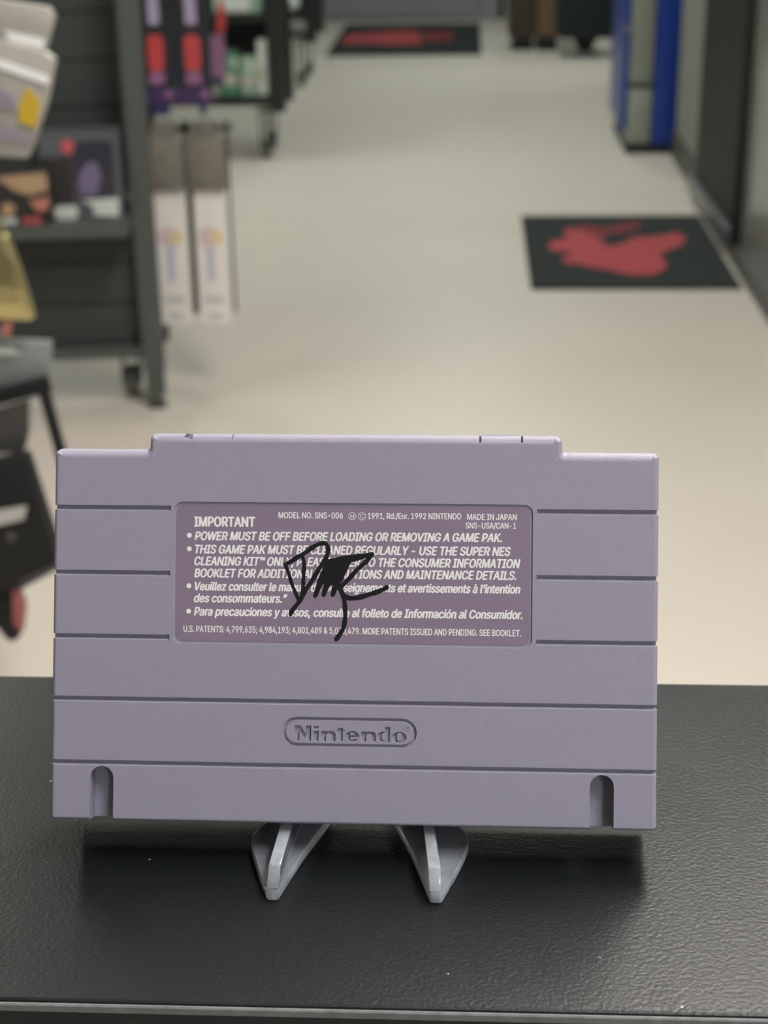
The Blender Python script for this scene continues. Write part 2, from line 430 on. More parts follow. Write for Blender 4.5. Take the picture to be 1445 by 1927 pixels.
# embossed oval maker's mark with sunk lettering
def helvetica_like():
    import os
    try:
        return bpy.data.fonts.load(os.path.join(bpy.utils.resource_path('LOCAL'), 'datafiles', 'fonts', 'Inter.woff2'))
    except Exception:
        return None
FONT = helvetica_like()
def glyph_faces(body, shear=0.0):
    """outlines of a line of text (unit size), triangulated contour by contour -> verts (x, y), triangles"""
    from mathutils.geometry import tessellate_polygon
    cu = bpy.data.curves.new('txt', 'FONT'); cu.body = body; cu.size = 1.0; cu.shear = shear; cu.resolution_u = 3; cu.fill_mode = 'NONE'
    if FONT: cu.font = FONT
    ob = bpy.data.objects.new('txt', cu); COL.objects.link(ob)
    dg = bpy.context.evaluated_depsgraph_get(); m = bpy.data.meshes.new_from_object(ob.evaluated_get(dg))
    bpy.data.objects.remove(ob, do_unlink=True); bpy.data.curves.remove(cu)
    co = [(v.co.x, v.co.y) for v in m.vertices]; nb = {}
    for e in m.edges:
        i, j = e.vertices; nb.setdefault(i, []).append(j); nb.setdefault(j, []).append(i)
    bpy.data.meshes.remove(m)
    loops, seen = [], set()
    for st in sorted(nb):
        if st in seen: continue
        lp = [st]; seen.add(st); cur = st
        while True:
            q = [k for k in nb[cur] if k not in seen]
            if not q: break
            cur = q[0] if len(lp) > 1 else min(q); seen.add(cur); lp.append(cur)
        P = []
        for k in lp:
            if not P or (co[k][0]-P[-1][0])**2 + (co[k][1]-P[-1][1])**2 > 1e-10: P.append(co[k])
        if len(P) > 2: loops.append(P)
    area = lambda P: sum(P[i-1][0]*P[i][1] - P[i][0]*P[i-1][1] for i in range(len(P)))/2
    A = [area(P) for P in loops]
    sgn = 1 if A[max(range(len(A)), key=lambda i: abs(A[i]))] > 0 else -1
    def inside(p, P):
        r = False
        for i in range(len(P)):
            (x1, y1), (x2, y2) = P[i-1], P[i]
            if (y1 > p[1]) != (y2 > p[1]) and p[0] < (x2-x1)*(p[1]-y1)/(y2-y1)+x1: r = not r
        return r
    V, T = [], []
    holes = [P for P, a in zip(loops, A) if a*sgn < 0]
    for P, a in zip(loops, A):
        if a*sgn <= 0: continue
        polys = [P] + [h for h in holes if inside(h[0], P)]
        pts = [p for q in polys for p in q]
        tri = tessellate_polygon([[Vector((x, y, 0)) for x, y in q] for q in polys])
        b0 = len(V); V += pts; T += [tuple(i+b0 for i in t) for t in tri]
    return V, T
def text_mesh(body, x0, x1, y0, cap, shear=0.0, y1=None):
    """flat lettering fitted between x0..x1 on baseline y0 with capital height cap (mm)"""
    hv, _ = glyph_faces('H'); hcap = max(p[1] for p in hv) - min(p[1] for p in hv); base = min(p[1] for p in hv)
    V, T = glyph_faces(body, shear); a = min(p[0] for p in V); b = max(p[0] for p in V)
    y1 = y0 if y1 is None else y1
    out = []
    for x, y in V:
        t = (x-a)/(b-a)
        out.append((x0 + t*(x1-x0), y0 + t*(y1-y0) + (y-base)/hcap*cap))
    return out, T

def put_text(name, parent, depth, m, *args, bold=0.0, **kw):
    """flat print; weight comes from a few slightly shifted copies of the glyph faces"""
    pos, polys = text_mesh(*args, **kw)
    sh = [(0, 0)] if not bold else [(-bold, 0), (bold, 0), (0, bold*0.7), (0, -bold*0.7), (0, 0)]
    V, Fc = [], []
    for k, (dx, dy) in enumerate(sh):
        b0 = len(V)
        V += [cm(p[0]+dx, p[1]+dy, depth - 0.0004*k) for p in pos]
        Fc += [tuple(i+b0 for i in p) for p in polys]
    me = bpy.data.meshes.new(name); me.from_pydata(V, [], Fc); me.update()
    me.materials.append(MATS[m])
    o = bpy.data.objects.new(name, me); COL.objects.link(o); o.parent = parent
    return o

def logo_plate():
    # pill plateau with lettering cut out of it: drawn letter outlines become holes of a filled curve
    def ell(cx, cy, rx, ry, a0, a1, n=18):
        return [(cx + rx*math.cos(R(a0+(a1-a0)*i/n)), cy + ry*math.sin(R(a0+(a1-a0)*i/n))) for i in range(n+1)]
    def vp(x0, x1, y0, y1):
        r = (x1-x0)/2; return arc((x0+x1)/2, y1-r, r, 0, 180, 8) + arc((x0+x1)/2, y0+r, r, 180, 360, 8)
    nn = [(0, 0), (0, 97), (47, 97), (47, 88), (65, 97), (90, 99), (115, 92), (130, 75), (133, 55), (133, 0), (86, 0), (86, 55), (80, 66), (67, 68), (54, 64), (47, 55), (47, 0)]
    G = [(212, [(0, 0), (0, 145), (55, 145), (105, 60), (105, 145), (152, 145), (152, 0), (98, 0), (48, 85), (48, 0)]),
         (385, [(0, 0), (0, 97), (47, 97), (47, 0)]), (385, [(0, 114), (0, 140), (47, 140), (47, 114)]),
         (452, nn),
         (586, [(20, 0), (20, 95), (0, 95), (0, 107), (18, 109), (24, 125), (66, 125), (66, 107), (86, 107), (86, 95), (66, 95), (66, 0)]),
         (672, ell(62, 49, 62, 50, 0, 328) + [(80, 26), (72, 16), (58, 16), (46, 28), (46, 42), (124, 42)]), (672, vp(46, 80, 55, 86)),
         (815, nn),
         (957, [(120, 0), (120, 145), (72, 145), (72, 94)] + ell(60, 49, 60, 50, 75, 285) + [(72, 6), (72, 0)]), (957, vp(46, 73, 18, 80)),
         (1092, ell(66, 49, 66, 50, 0, 350, 30)), (1092, vp(48, 84, 12, 86))]
    kx = 25.2/1013; ky = 3.45/145
    loops = [[((-12.76+(x0-212+x)*kx)*MM, (18.62+y*ky)*MM) for x, y in g] for x0, g in G]
    cu = bpy.data.curves.new('plate', 'CURVE'); cu.dimensions = '2D'; cu.fill_mode = 'BOTH'
    cu.extrude = 0.00028; cu.bevel_depth = 0.00006; cu.bevel_resolution = 1
    def spl(pts):
        s = cu.splines.new('POLY'); s.points.add(len(pts)-1); s.use_cyclic_u = True
        for q, (x, y) in zip(s.points, pts): q.co = (x*1000, y*1000, 0, 1)
    cu.extrude *= 1000; cu.bevel_depth *= 1000
    spl([(x*MM, y*MM) for x, y in pill(-14.65, 13.95, 18.1, 23.2)])
    for l in loops: spl(l)
    ob = bpy.data.objects.new('plate', cu); COL.objects.link(ob)
    dg = bpy.context.evaluated_depsgraph_get(); m = bpy.data.meshes.new_from_object(ob.evaluated_get(dg))
    bpy.data.objects.remove(ob, do_unlink=True)
    for v in m.vertices: v.co = cm(v.co.x, v.co.y, 0.40 - v.co.z)
    m.materials.clear(); m.materials.append(MATS['cart_plastic'])
    o = bpy.data.objects.new('maker_mark', m); COL.objects.link(o); o.parent = cart
    o['label'] = 'oval maker mark with sunk lettering'
    # registered mark
    bm = bmesh.new()
    ring_flat(bm, 12.65, 21.85, 0.5, 0.36, -0.04, 0.1)
    r = obj('registered_mark', bm, 'cart_plastic', o)
    put_text('registered_letter', o, 0.03, 'cart_plastic', 'R', 12.5, 12.8, 21.65, 0.42)
    return o
def ring_flat(bm, cx, cy, r1, r0, d0, d1, n=24):
    A = []
    for k in range(n):
        a = 2*math.pi*k/n; c, s = math.cos(a), math.sin(a)
        A.append([bm.verts.new(cm(cx+r*c, cy+r*s, d)) for r, d in ((r1, d1), (r1, d0), (r0, d0), (r0, d1))])
    for k in range(n):
        p, q = A[k], A[(k+1) % n]
        for j in range(4):
            bm.faces.new((p[j], q[j], q[(j+1) % 4], p[(j+1) % 4]))
logo_plate()

# purple label with its print
bm = bmesh.new(); cart_prism(bm, rrect(-40.05, 39.6, 40.6, 71.4, 1.7), 0.36, 0.45)
label = obj('label_sticker', bm, 'sticker_purple', cart)
label['label'] = 'purple paper label with white warning text'
D = 0.35
BI = dict(bold=0.105, shear=0.22)
LINES = [
    ('IMPORTANT', -35.96, -22.32, 66.46, 66.51, 2.15, dict(bold=0.13)),
    ('MODEL NO. SNS-006', -16.91, -2.43, 68.5, 68.55, 1.31, dict(bold=0.04)),
    ('1991, Rd./Enr. 1992 NINTENDO', 3.23, 24.13, 68.51, 68.6, 1.31, dict(bold=0.04)),
    ('MADE IN JAPAN', 25.52, 36.5, 68.53, 68.56, 1.3, dict(bold=0.04)),
    ('SNS-USA/CAN-1', 25.19, 36.4, 66.58, 66.62, 1.3, dict(bold=0.04)),
    ('POWER MUST BE OFF BEFORE LOADING OR REMOVING A GAME PAK.', -35.84, 33.18, 63.38, 63.65, 1.87, BI),
    ('THIS GAME PAK MUST BE CLEANED REGULARLY - USE THE SUPER NES', -35.74, 35.19, 60.38, 60.58, 1.89, BI),
    ('CLEANING KIT\u2122 ONLY, PLEASE REFER TO THE CONSUMER INFORMATION', -35.85, 37.36, 57.71, 57.88, 1.89, BI),
    ('BOOKLET FOR ADDITIONAL PRECAUTIONS AND MAINTENANCE DETAILS.', -35.82, 36.48, 54.99, 55.22, 1.89, BI),
    ('Veuillez consulter le manuel de \u201cRenseignements et avertissements \u00e0 l\u2019intention', -35.69, 37.41, 52.04, 52.2, 1.86, BI),
    ('des consommateurs.\u201d', -35.84, -14.79, 49.36, 49.47, 1.86, BI),
    ('Para precauciones y avisos, consulte al folleto de Informaci\u00f3n al Consumidor.', -35.8, 37.96, 46.37, 46.5, 1.85, BI),
    ('U.S. PATENTS: 4,799,635; 4,984,193; 4,801,489 & 5,070,479. MORE PATENTS ISSUED AND PENDING. SEE BOOKLET.', -38.16, 37.7, 42.63, 42.62, 1.40, dict(bold=0.04)),
]
for body, x0, x1, y0, y1, cap, kw in LINES:
    put_text('printed_line', label, D, 'sticker_text', body, x0, x1, y0, cap, y1=y1, **kw)
for u, v in ((-37.12, 64.42), (-37.1, 61.37), (-37.08, 53.01), (-37.07, 47.29)):
    bm = bmesh.new(); bm.faces.new([bm.verts.new(cm(x, y, D)) for x, y in arc(u, v, 0.56, 0, 345, 23)])
    obj('bullet', bm, 'sticker_text', label)
for ch, u in (('M', -0.3), ('C', 1.9)):
    bm = bmesh.new(); ring_flat(bm, u, 69.08, 0.88, 0.77, D, D+0.01); o = obj('circled_letter', bm, 'sticker_text', label)
    put_text('circled_letter_print', label, D, 'sticker_text', ch, u-0.42, u+0.42, 68.63, 0.9)

# marker signature
def ribbon(bm, pts, wd, depth, close=0.0):
    P = [Vector(p) for p in pts]
    def cr(a, b, c, d, t):
        return 0.5*((2*b) + (c-a)*t + (2*a-5*b+4*c-d)*t*t + (3*b-a-3*c+d)*t**3)
    S = []
    for i in range(len(P)-1):
        a = P[max(0, i-1)]; b = P[i]; c_ = P[i+1]; d_ = P[min(len(P)-1, i+2)]
        for k in range(6): S.append(cr(a, b, c_, d_, k/6))
    S.append(P[-1])
    W = [wd*(1 + 0.10*math.sin(i*0.7+wd*9)) for i in range(len(S))]
    Lf, Rt = [], []
    for i, s in enumerate(S):
        t = (S[min(len(S)-1, i+1)] - S[max(0, i-1)]).normalized(); nn = Vector((-t.y, t.x))
        Lf.append(s + nn*W[i]/2); Rt.append(s - nn*W[i]/2)
    vl = [bm.verts.new(cm(q.x, q.y, depth)) for q in Lf]; vr = [bm.verts.new(cm(q.x, q.y, depth)) for q in Rt]
    for i in range(len(S)-1): bm.faces.new((vl[i], vl[i+1], vr[i+1], vr[i]))
    for s, w_ in ((S[0], W[0]), (S[-1], W[-1])):
        bm.faces.new([bm.verts.new(cm(x, y, depth-0.001)) for x, y in arc(s.x, s.y, w_/2, 0, 340, 17)])
sig = bmesh.new()
STROKES = [
    (1.02, [(-15.22, 57.99), (-13.19, 59.3), (-11.04, 60.62), (-8.9, 62.14), (-6.97, 62.95), (-5.89, 62.5), (-5.66, 61.21), (-6.18, 59.49), (-7.55, 57.33), (-9.03, 54.73), (-10.52, 52.57), (-11.36, 50.84), (-12.21, 49.55), (-13.6, 47.7), (-13.95, 46.9)]),
    (0.80, [(-15.22, 57.88), (-14.44, 55.96), (-13.77, 53.82), (-12.88, 51.68), (-12.0, 49.76)]),
    (0.86, [(-11.35, 59.65), (-11.01, 58.15), (-11.1, 56.0), (-11.18, 53.85), (-11.37, 51.7), (-11.68, 49.98)]),
    (0.90, [(-5.85, 58.85), (-6.68, 56.48), (-7.73, 53.89), (-8.45, 51.1)]),
    (0.90, [(-8.35, 51.2), (-6.66, 54.76), (-4.97, 57.78)]),
    (0.92, [(-4.97, 57.78), (-5.8, 54.34), (-6.6, 51.3)]),
    (0.92, [(-6.5, 51.4), (-4.94, 54.78), (-3.68, 57.8)]),
    (0.92, [(-3.68, 57.8), (-4.07, 53.93), (-4.55, 51.35)]),
    (0.92, [(-4.45, 51.45), (-3.21, 54.16), (-2.38, 57.17)]),
    (0.80, [(-6.49, 58.73), (-4.13, 59.3), (-1.34, 59.86), (1.02, 60.21), (2.95, 60.42), (4.24, 60.6)]),
    (0.75, [(-0.9, 58.95), (1.89, 59.75), (4.03, 60.4)]),
    (1.02, [(4.24, 60.57), (3.18, 59.16), (1.06, 57.21), (-0.64, 55.26), (-2.35, 53.53), (-3.2, 52.87)]),
    (1.06, [(-3.75, 54.15), (-2.98, 52.88), (-2.11, 51.39), (-0.59, 50.66), (1.55, 50.9), (4.12, 51.68), (6.26, 52.45), (7.55, 53.15)]),
    (1.00, [(-3.75, 54.15), (-2.55, 52.24), (-1.88, 50.1), (-1.64, 47.96), (-1.72, 45.39), (-2.24, 43.46), (-3.55, 41.45)]),
]
for i, (wd, pts) in enumerate(STROKES): ribbon(sig, pts, wd, D-0.012-0.003*i)
sig.faces.new([sig.verts.new(cm(x, y, D-0.010)) for x, y in [(-6.92, 58.62), (-4.56, 59.29), (-1.98, 59.75), (0.2, 59.9), (-0.25, 58.91), (-1.1, 57.4), (-2.35, 54.38), (-4.06, 53.6), (-5.78, 53.4), (-7.2, 54.0), (-6.68, 56.48)]])
o = obj('signature', sig, 'marker_ink', label); o['label'] = 'black marker signature scrawl'

# ------------------------------------------------------------------ clear display easel
def frost_glow(o, test):      # frosted saw-cut edges, their pale tone also imitating edge glow; faces clearer
    o.data.materials.append(MATS['acrylic_edge'])
    for p in o.data.polygons:
        if test(p.normal): p.material_index = 1
easel = thing('display_easel', 'clear acrylic easel holding up the grey cartridge', 'easel', (0.0015, 0, 0))
for s in (1, -1):
    # leaf-shaped foot lying on the counter
    leaf = [(16.6, -12.9), (19.2, -12.9), (21.8, -5.5), (24.2, 2.5), (25.0, 6.0), (24.9, 8.6), (23.8, 11.8), (21.0, 16.5), (16.0, 27), (10, 31), (3.4, 31), (7.6, 16), (12.6, 1.5)]
    bm = bmesh.new()
    prism(bm, leaf, lambda u, v, d: Vector((s*u*MM, v*MM, d*MM)), 0.05, 3.0)
    bmesh.ops.bevel(bm, geom=[e for e in bm.edges], offset=0.0006, segments=2, affect='EDGES', profile=0.5)
    foot = obj('foot', bm, 'acrylic', easel, smooth=40); frost_glow(foot, lambda n: abs(n.z) < 0.8)
    # upright profile plate: ridge in front, ledge, back rest and rear strut
    prof = [(-12.6, 3.05), (-9.6, 7.4), (3.0, 9.2), (5.0, 8.9), (17.9, 3.2), (19.3, 3.4), (43.3, 57.5), (46.8, 56.5), (32.0, 19.0), (49, 3.0), (47.5, 0.1), (41, 0.1), (29.0, 11.5), (25.5, 3.05)]
    bm = bmesh.new()
    def mp(u, v, d):
        xc = 17.9 - (u+13)*0.105
        return Vector((s*(xc+d)*MM, u*MM, v*MM))
    prism(bm, prof, mp, -1.4, 1.4)
    bmesh.ops.bevel(bm, geom=[e for e in bm.edges], offset=0.0003, segments=2, affect='EDGES', profile=0.5)
    up = obj('upright', bm, 'acrylic', easel, smooth=40); frost_glow(up, lambda n: abs(n.x) < 0.8)
bm = bmesh.new(); box(bm, -0.0128, 0.0128, 0.0345, 0.0375, 0.0295, 0.0345, 0.0004); obj('cross_bar', bm, 'acrylic', easel)

# ------------------------------------------------------------------ floor mats
def floor_print(name, m, parent, pts, z0, z1):
    bm = bmesh.new(); prism(bm, pts, lambda u, v, d: Vector((u, v, d)), z0, z1); return obj(name, bm, m, parent)
t = thing('floor_mat', 'black floor mat with red emblem beside the right door', 'mat', (0, 0, FLOOR))
obj('rubber_base', box(bmesh.new(), 0.203, 0.785, 4.04, 4.955, 0.0003, 0.008, 0.003), 'mat_black', t)
RED = [(0.269, 4.523), (0.291, 4.585), (0.343, 4.632), (0.325, 4.717), (0.35, 4.754), (0.388, 4.729), (0.423, 4.667), (0.442, 4.596), (0.45, 4.514), (0.495, 4.537), (0.542, 4.63), (0.592, 4.642), (0.645, 4.665), (0.682, 4.701), (0.704, 4.629), (0.686, 4.547), (0.64, 4.479), (0.608, 4.435), (0.596, 4.369), (0.609, 4.326), (0.597, 4.243), (0.554, 4.172), (0.504, 4.172), (0.465, 4.193), (0.438, 4.233), (0.393, 4.254), (0.35, 4.307), (0.309, 4.307), (0.307, 4.371), (0.335, 4.403), (0.333, 4.459), (0.285, 4.459)]
floor_print('red_emblem', 'mat_red', t, RED, 0.0081, 0.009)
floor_print('dark_red_emblem', 'mat_red_dark', t, [(0.352, 4.792), (0.421, 4.804), (0.47, 4.765), (0.519, 4.815), (0.586, 4.853), (0.571, 4.764), (0.521, 4.703), (0.475, 4.691), (0.446, 4.62), (0.426, 4.68), (0.39, 4.74)], 0.0081, 0.0088)
t = thing('floor_mat', 'wide black floor mat with red emblem before the far entrance door', 'mat', (0, 0, FLOOR))
obj('rubber_base', box(bmesh.new(), -0.80, 0.10, 9.22, 10.85, 0.0003, 0.01, 0.003), 'mat_black', t)
floor_print('red_emblem', 'mat_red', t, [(-0.772, 9.957), (-0.725, 10.24), (-0.596, 10.349), (-0.394, 10.455), (-0.288, 10.385), (-0.253, 9.728), (-0.428, 9.66), (-0.596, 9.779), (-0.723, 9.734)], 0.0101, 0.011)
floor_print('dark_red_emblem', 'mat_red_dark', t, [(-0.265, 10.384), (-0.082, 10.369), (-0.061, 9.905), (-0.235, 9.808)], 0.0101, 0.011)

# ------------------------------------------------------------------ rolling display racks
def caster(parent, x, y, top, m='rack_black'):
    """bracket, fork and wheel standing on the floor (local z 0)"""
    bm = bmesh.new(); box(bm, x-0.03, x+0.03, y-0.03, y+0.03, top-0.006, top); box(bm, x-0.022, x-0.017, y-0.02, y+0.02, 0.03, top-0.006); box(bm, x+0.017, x+0.022, y-0.02, y+0.02, 0.03, top-0.006)
    f = obj('caster', bm, m, parent)
    bm = bmesh.new(); cyl(bm, (x-0.014, y, 0.0355), (x+0.014, y, 0.0355), 0.035, seg=24); obj('wheel', bm, 'caster_rubber', f, smooth=40)

def rack(label, loc, rz, m, mp, W, Dp, shelves, slat_rows, leg_top, leveling=False, pw=0.045, htop=1.9):
    t = thing('display_rack', label, 'rack', loc, rz, group='rolling display racks along the left of the aisle')
    for x in (0, -W):
        for y in (0, Dp):
            bx('post', m, t, x-pw/2, x+pw/2, y-pw/2, y+pw/2, leg_top, htop)
    bx('top_rail', m, t, -W+pw/2, -pw/2, -pw/2, pw/2, htop-0.05, htop)
    bx('top_rail', m, t, -W+pw/2, -pw/2, Dp-pw/2, Dp+pw/2, htop-0.05, htop)
    for z, y0, th in shelves:
        sh = bx('shelf', m, t, -W+pw/2+0.001, -pw/2-0.001, y0, Dp-0.03, z-th, z)
        bx('shelf_lip', m, sh, -W+pw/2+0.001, -pw/2-0.001, y0-0.006, y0-0.0005, z-th-0.008, z+0.003)
    for y, z0, z1, n in slat_rows:
        hh = (z1-z0)/n
        for k in range(n):
            bx('slat', mp, t, -W+pw/2+0.001, -pw/2-0.001, y, y+0.014, z0+k*hh+0.002, z0+(k+1)*hh-0.002)
        bx('slat_backing', 'rack_black', t, -W+pw/2+0.001, -pw/2-0.001, y+0.0145, y+0.022, z0, z1)
    for x in (-0.06, -W+0.06):
        for y in (0.05, Dp-0.03) if Dp > 0.25 else (0.09,):
            caster(t, x, y, leg_top + (0.02 if leveling else 0), m)
    if leveling:
        for x in (0, -W):
            bm = bmesh.new(); box(bm, x-pw/2+0.002, x+pw/2-0.002, -0.02, 0.02, 0.03, leg_top-0.0005); cyl(bm, (x, 0, 0.0005), (x, 0, 0.012), 0.022); cyl(bm, (x, 0, 0.012), (x, 0, 0.03), 0.007)
            obj('leveling_foot', bm, m, t, smooth=40)
    # bottom deck that the casters are bolted to
    bx('deck', m, t, -W+pw/2+0.001, -pw/2-0.001, -0.01, min(Dp-0.03, 0.12), leg_top+0.021, leg_top+0.045)
    return t
r1 = rack('dark grey slatted display rack nearest the counter with leveling feet', (-0.664, 3.05, FLOOR), R(7), 'rack_metal', 'rack_panel', 0.92, 0.20,
          [(0.437, -0.11, 0.018), (1.35, -0.05, 0.018)], [(0.03, 0.141, 0.415, 3), (0.13, 0.445, 1.325, 9)], 0.095, True)
# side arm carrying the hanging packs on the right of the rack
for z in (1.09, 0.585):
    bm = bmesh.new(); box(bm, 0.0230, 0.195, 0.150, 0.160, z-0.008, z+0.008); a = obj('side_arm', bm, 'steel', r1)
    for x in (0.055, 0.135) if z > 1 else (0.06, 0.143):
        bm = bmesh.new(); cyl(bm, (x, 0.150, z), (x, 0.098, z), 0.0025, seg=10); obj('hook', bm, 'steel', a, smooth=40)
for x, wd in ((0.0915, 0.014), (0.180, 0.006)):
    bx('dark_strip', 'rack_black', r1, x-wd/2, x+wd/2, 0.1455, 0.1495, 0.17, 0.60)  # thin dark strips behind the white cards, between them and at the right
r2 = rack('black display rack with green boxes, second along the aisle', (-0.712, 6.0, FLOOR), 0.0, 'rack_black', 'rack_black', 0.9, 0.28,
          [(0.245, -0.02, 0.009), (0.555, -0.02, 0.02), (0.9, -0.02, 0.02)], [(0.22, 0.26, 1.8, 9)], 0.19, False, pw=0.058)
r3 = rack('small black display rack farthest along the left of the aisle', (-0.765, 8.0, FLOOR), 0.0, 'rack_black', 'rack_black', 0.8, 0.45,
          [(0.36, -0.02, 0.02), (0.9, -0.02, 0.02)], [(0.4, 0.29, 1.8, 8)], 0.22, False, pw=0.05)

def slab(name, pts, y0, y1, m, parent=None, bevel=0.0):
    bm = bmesh.new(); prism(bm, pts, lambda u, v, d: Vector((u, d, v)), y0, y1)
    if bevel: bmesh.ops.bevel(bm, geom=list(bm.edges), offset=bevel, segments=2, affect='EDGES', profile=0.5)
    return obj(name, bm, m, parent, smooth=40 if bevel else None)
def disc(name, cx, cz, r, y0, y1, m, parent):
    return slab(name, arc(cx, cz, r, 0, 345, 23), y0, y1, m, parent)

# white carded packs and dark purple packs hung on the side arms
for i, (x, side) in enumerate(((-0.630, 'left of the pair, nearest the rack post'), (-0.541, 'right of the pair, nearest the open aisle'))):
    t = thing('carded_pack', 'white carded pack with grey blister, ' + side, 'package', (x, 3.16, -0.792), group='white carded packs')
    c_ = obj('card', box(bmesh.new(), -0.034, 0.034, -0.006, 0.006, 0.0, 0.305, 0.002), 'card_white', t)
    disc('round_print', -0.004, 0.2, 0.024, -0.0068, -0.0062, 'card_print_pink', c_)
    disc('gold_print', 0.014, 0.2, 0.014, -0.0074, -0.0069, 'card_print_gold', c_)
    bx('blue_print', 'card_print_blue', c_, -0.009, 0.005, -0.0068, -0.0062, 0.10, 0.178)
    bx('grey_print', 'card_print_grey', c_, -0.022, 0.022, -0.0068, -0.0062, 0.050, 0.066)
    bx('grey_print', 'card_print_grey', c_, -0.016, 0.016, -0.0068, -0.0062, 0.012, 0.026)
    obj('blister', box(bmesh.new(), -0.042, 0.042, -0.022, 0.006, 0.306, 0.422, 0.004), 'blister_brown', t, smooth=40)
    slab('hang_tab', [(-0.03, 0.423), (0.03, 0.423), (0.02, 0.452), (-0.02, 0.452)], -0.004, 0.002, 'blister_brown', t)
for i, (x, side) in enumerate(((-0.634, 'left of the pair, nearest the rack post'), (-0.556, 'right of the pair, nearest the open aisle'))):
    t = thing('dark_pack', 'dark purple hanging pack with red badge, ' + side, 'package', (x, 3.16, -0.305), group='dark purple hanging packs')
    b_ = obj('card', box(bmesh.new(), -0.037, 0.037, -0.008, 0.008, 0.035, 0.46, 0.002), 'pack_dark', t)
    bx('lavender_stripe', 'pack_lavender', b_, -0.012, 0.012, -0.0095, -0.0085, 0.165, 0.40)
    slab('red_badge', rrect(-0.017, 0.017, 0.07, 0.145, 0.012), -0.0105, -0.0085, 'pack_red', b_)
    slab('pink_badge', rrect(-0.017, 0.017, 0.042, 0.069, 0.008), -0.0105, -0.0085, 'pack_pink', b_)
    obj('purple_foot', box(bmesh.new(), -0.037, 0.037, -0.009, 0.009, 0.0, 0.0345, 0.002), 'pack_purple', t)
    disc('pink_spot', 0.022, 0.022, 0.009, -0.0105, -0.0095, 'pack_pink', t)
    bx('navy_tab', 'pack_navy', t, -0.012+0.02*i, 0.02, -0.009, 0.009, -0.022, -0.0005)

# merchandise on the first rack's shelf (top of shelf at local z 0.437)
SZ = FLOOR + 0.437
ya = lambda x: 3.05 + (x+0.664)*math.tan(R(7)) - 0.09
t = thing('window_box', 'clear windowed box with mauve figure and red badge on the rack shelf', 'box', (-0.775, ya(-0.775)+0.03, SZ), R(7))
obj('carton', box(bmesh.new(), -0.083, 0.083, 0.003, 0.1, 0.0003, 0.176, 0.002), 'box_edge', t)
slab('window', rrect(-0.012, 0.07, 0.045, 0.162, 0.012), 0.0005, 0.0028, 'box_window', t)
slab('figure', [(0.0, 0.05), (0.03, 0.05), (0.042, 0.09), (0.035, 0.118), (0.02, 0.12), (0.0, 0.1), (-0.008, 0.07)], -0.004, 0.0003, 'fig_mauve', t)
disc('red_badge', -0.022, 0.152, 0.014, -0.002, 0.0028, 'fig_red', t)
bx('dark_panel', 'dark_print', t, -0.08, -0.016, 0.0005, 0.0028, 0.03, 0.13)
slab('pale_base', [(0.0, 0.04), (0.02, 0.03), (0.022, 0.008), (0.072, 0.004), (0.074, 0.043)], -0.002, 0.0028, 'pale_print', t)
slab('pale_base', rrect(-0.062, -0.012, 0.002, 0.03, 0.012), -0.002, 0.0028, 'pale_print', t)
t = thing('printed_box', 'tan and coral printed box beside the windowed box on the rack shelf', 'box', (-0.905, ya(-0.905)-0.003, SZ), R(7))
obj('carton', box(bmesh.new(), -0.04, 0.076, 0.003, 0.05, 0.0003, 0.112, 0.002), 'dark_print', t)
slab('tan_panel', [(-0.035, 0.1), (0.068, 0.106), (0.07, 0.07), (0.03, 0.06), (0.0, 0.072)], 0.0005, 0.0028, 'tan_print', t)
slab('coral_panel', [(0.03, 0.05), (0.072, 0.056), (0.066, 0.03), (0.045, 0.025)], 0.0005, 0.0028, 'coral_print', t)
disc('cream_spot', -0.015, 0.032, 0.014, 0.0005, 0.0028, 'tan_print', t)
bx('pale_foot', 'pale_print', t, -0.035, 0.0, -0.0005, 0.0028, 0.002, 0.014)
bx('red_foot', 'fig_red', t, 0.012, 0.05, -0.0005, 0.0028, 0.002, 0.014)
t = thing('teal_box', 'teal and blue box at the left end of the rack shelf', 'box', (-0.985, ya(-0.985)-0.003, SZ), R(7))
obj('carton', box(bmesh.new(), -0.03, 0.032, 0.0, 0.05, 0.0003, 0.125, 0.002), 'teal_print', t)
bx('blue_panel', 'blue_print', t, -0.028, 0.03, -0.002, -0.0003, 0.01, 0.055)

# boxes on the second rack
S2 = FLOOR + 0.245
spec = [('green_box', -0.90, 0.07, 0.17, 'green_box', 'green game box at left end of the second rack lower shelf'),
        ('mint_box', -0.825, 0.06, 0.15, 'mint_box', 'pale mint game box between the green and cream boxes'),
        ('cream_box', -0.972, 0.06, 0.14, 'cream_box', 'cream game box beside the green box on the second rack'),
        ('white_box', -0.772, 0.034, 0.21, 'white_gloss', 'shiny white game box beside the post of the second rack')]
for nm, x, wd, hh, m, lb in spec:
    t = thing(nm, lb, 'box', (x, 6.02, S2), group='game boxes on the second rack')
    obj('carton', box(bmesh.new(), -wd/2, wd/2, 0.0, 0.06, 0.0003, hh, 0.002), m, t)
    bx('print_band', 'cream_box' if m != 'cream_box' else 'green_box', t, -wd/2+0.006, wd/2-0.006, -0.0012, -0.0002, hh*0.25, hh*0.5)
    bx('print_corner', 'white_gloss', t, wd/2-0.025, wd/2-0.005, -0.0012, -0.0002, hh*0.65, hh*0.85)
t = thing('stacked_box', 'pale mint box on the upper shelf of the second rack', 'box', (-0.86, 6.02, FLOOR+0.555))
obj('carton', box(bmesh.new(), -0.09, 0.09, 0, 0.1, 0.0003, 0.12, 0.002), 'mint_box', t); bx('print_band', 'white_gloss', t, -0.08, 0.05, -0.0012, -0.0002, 0.005, 0.06)
t = thing('pennant_pack', 'red and mauve hanging pack in front of the second rack', 'package', (-0.925, 5.93, -0.62))
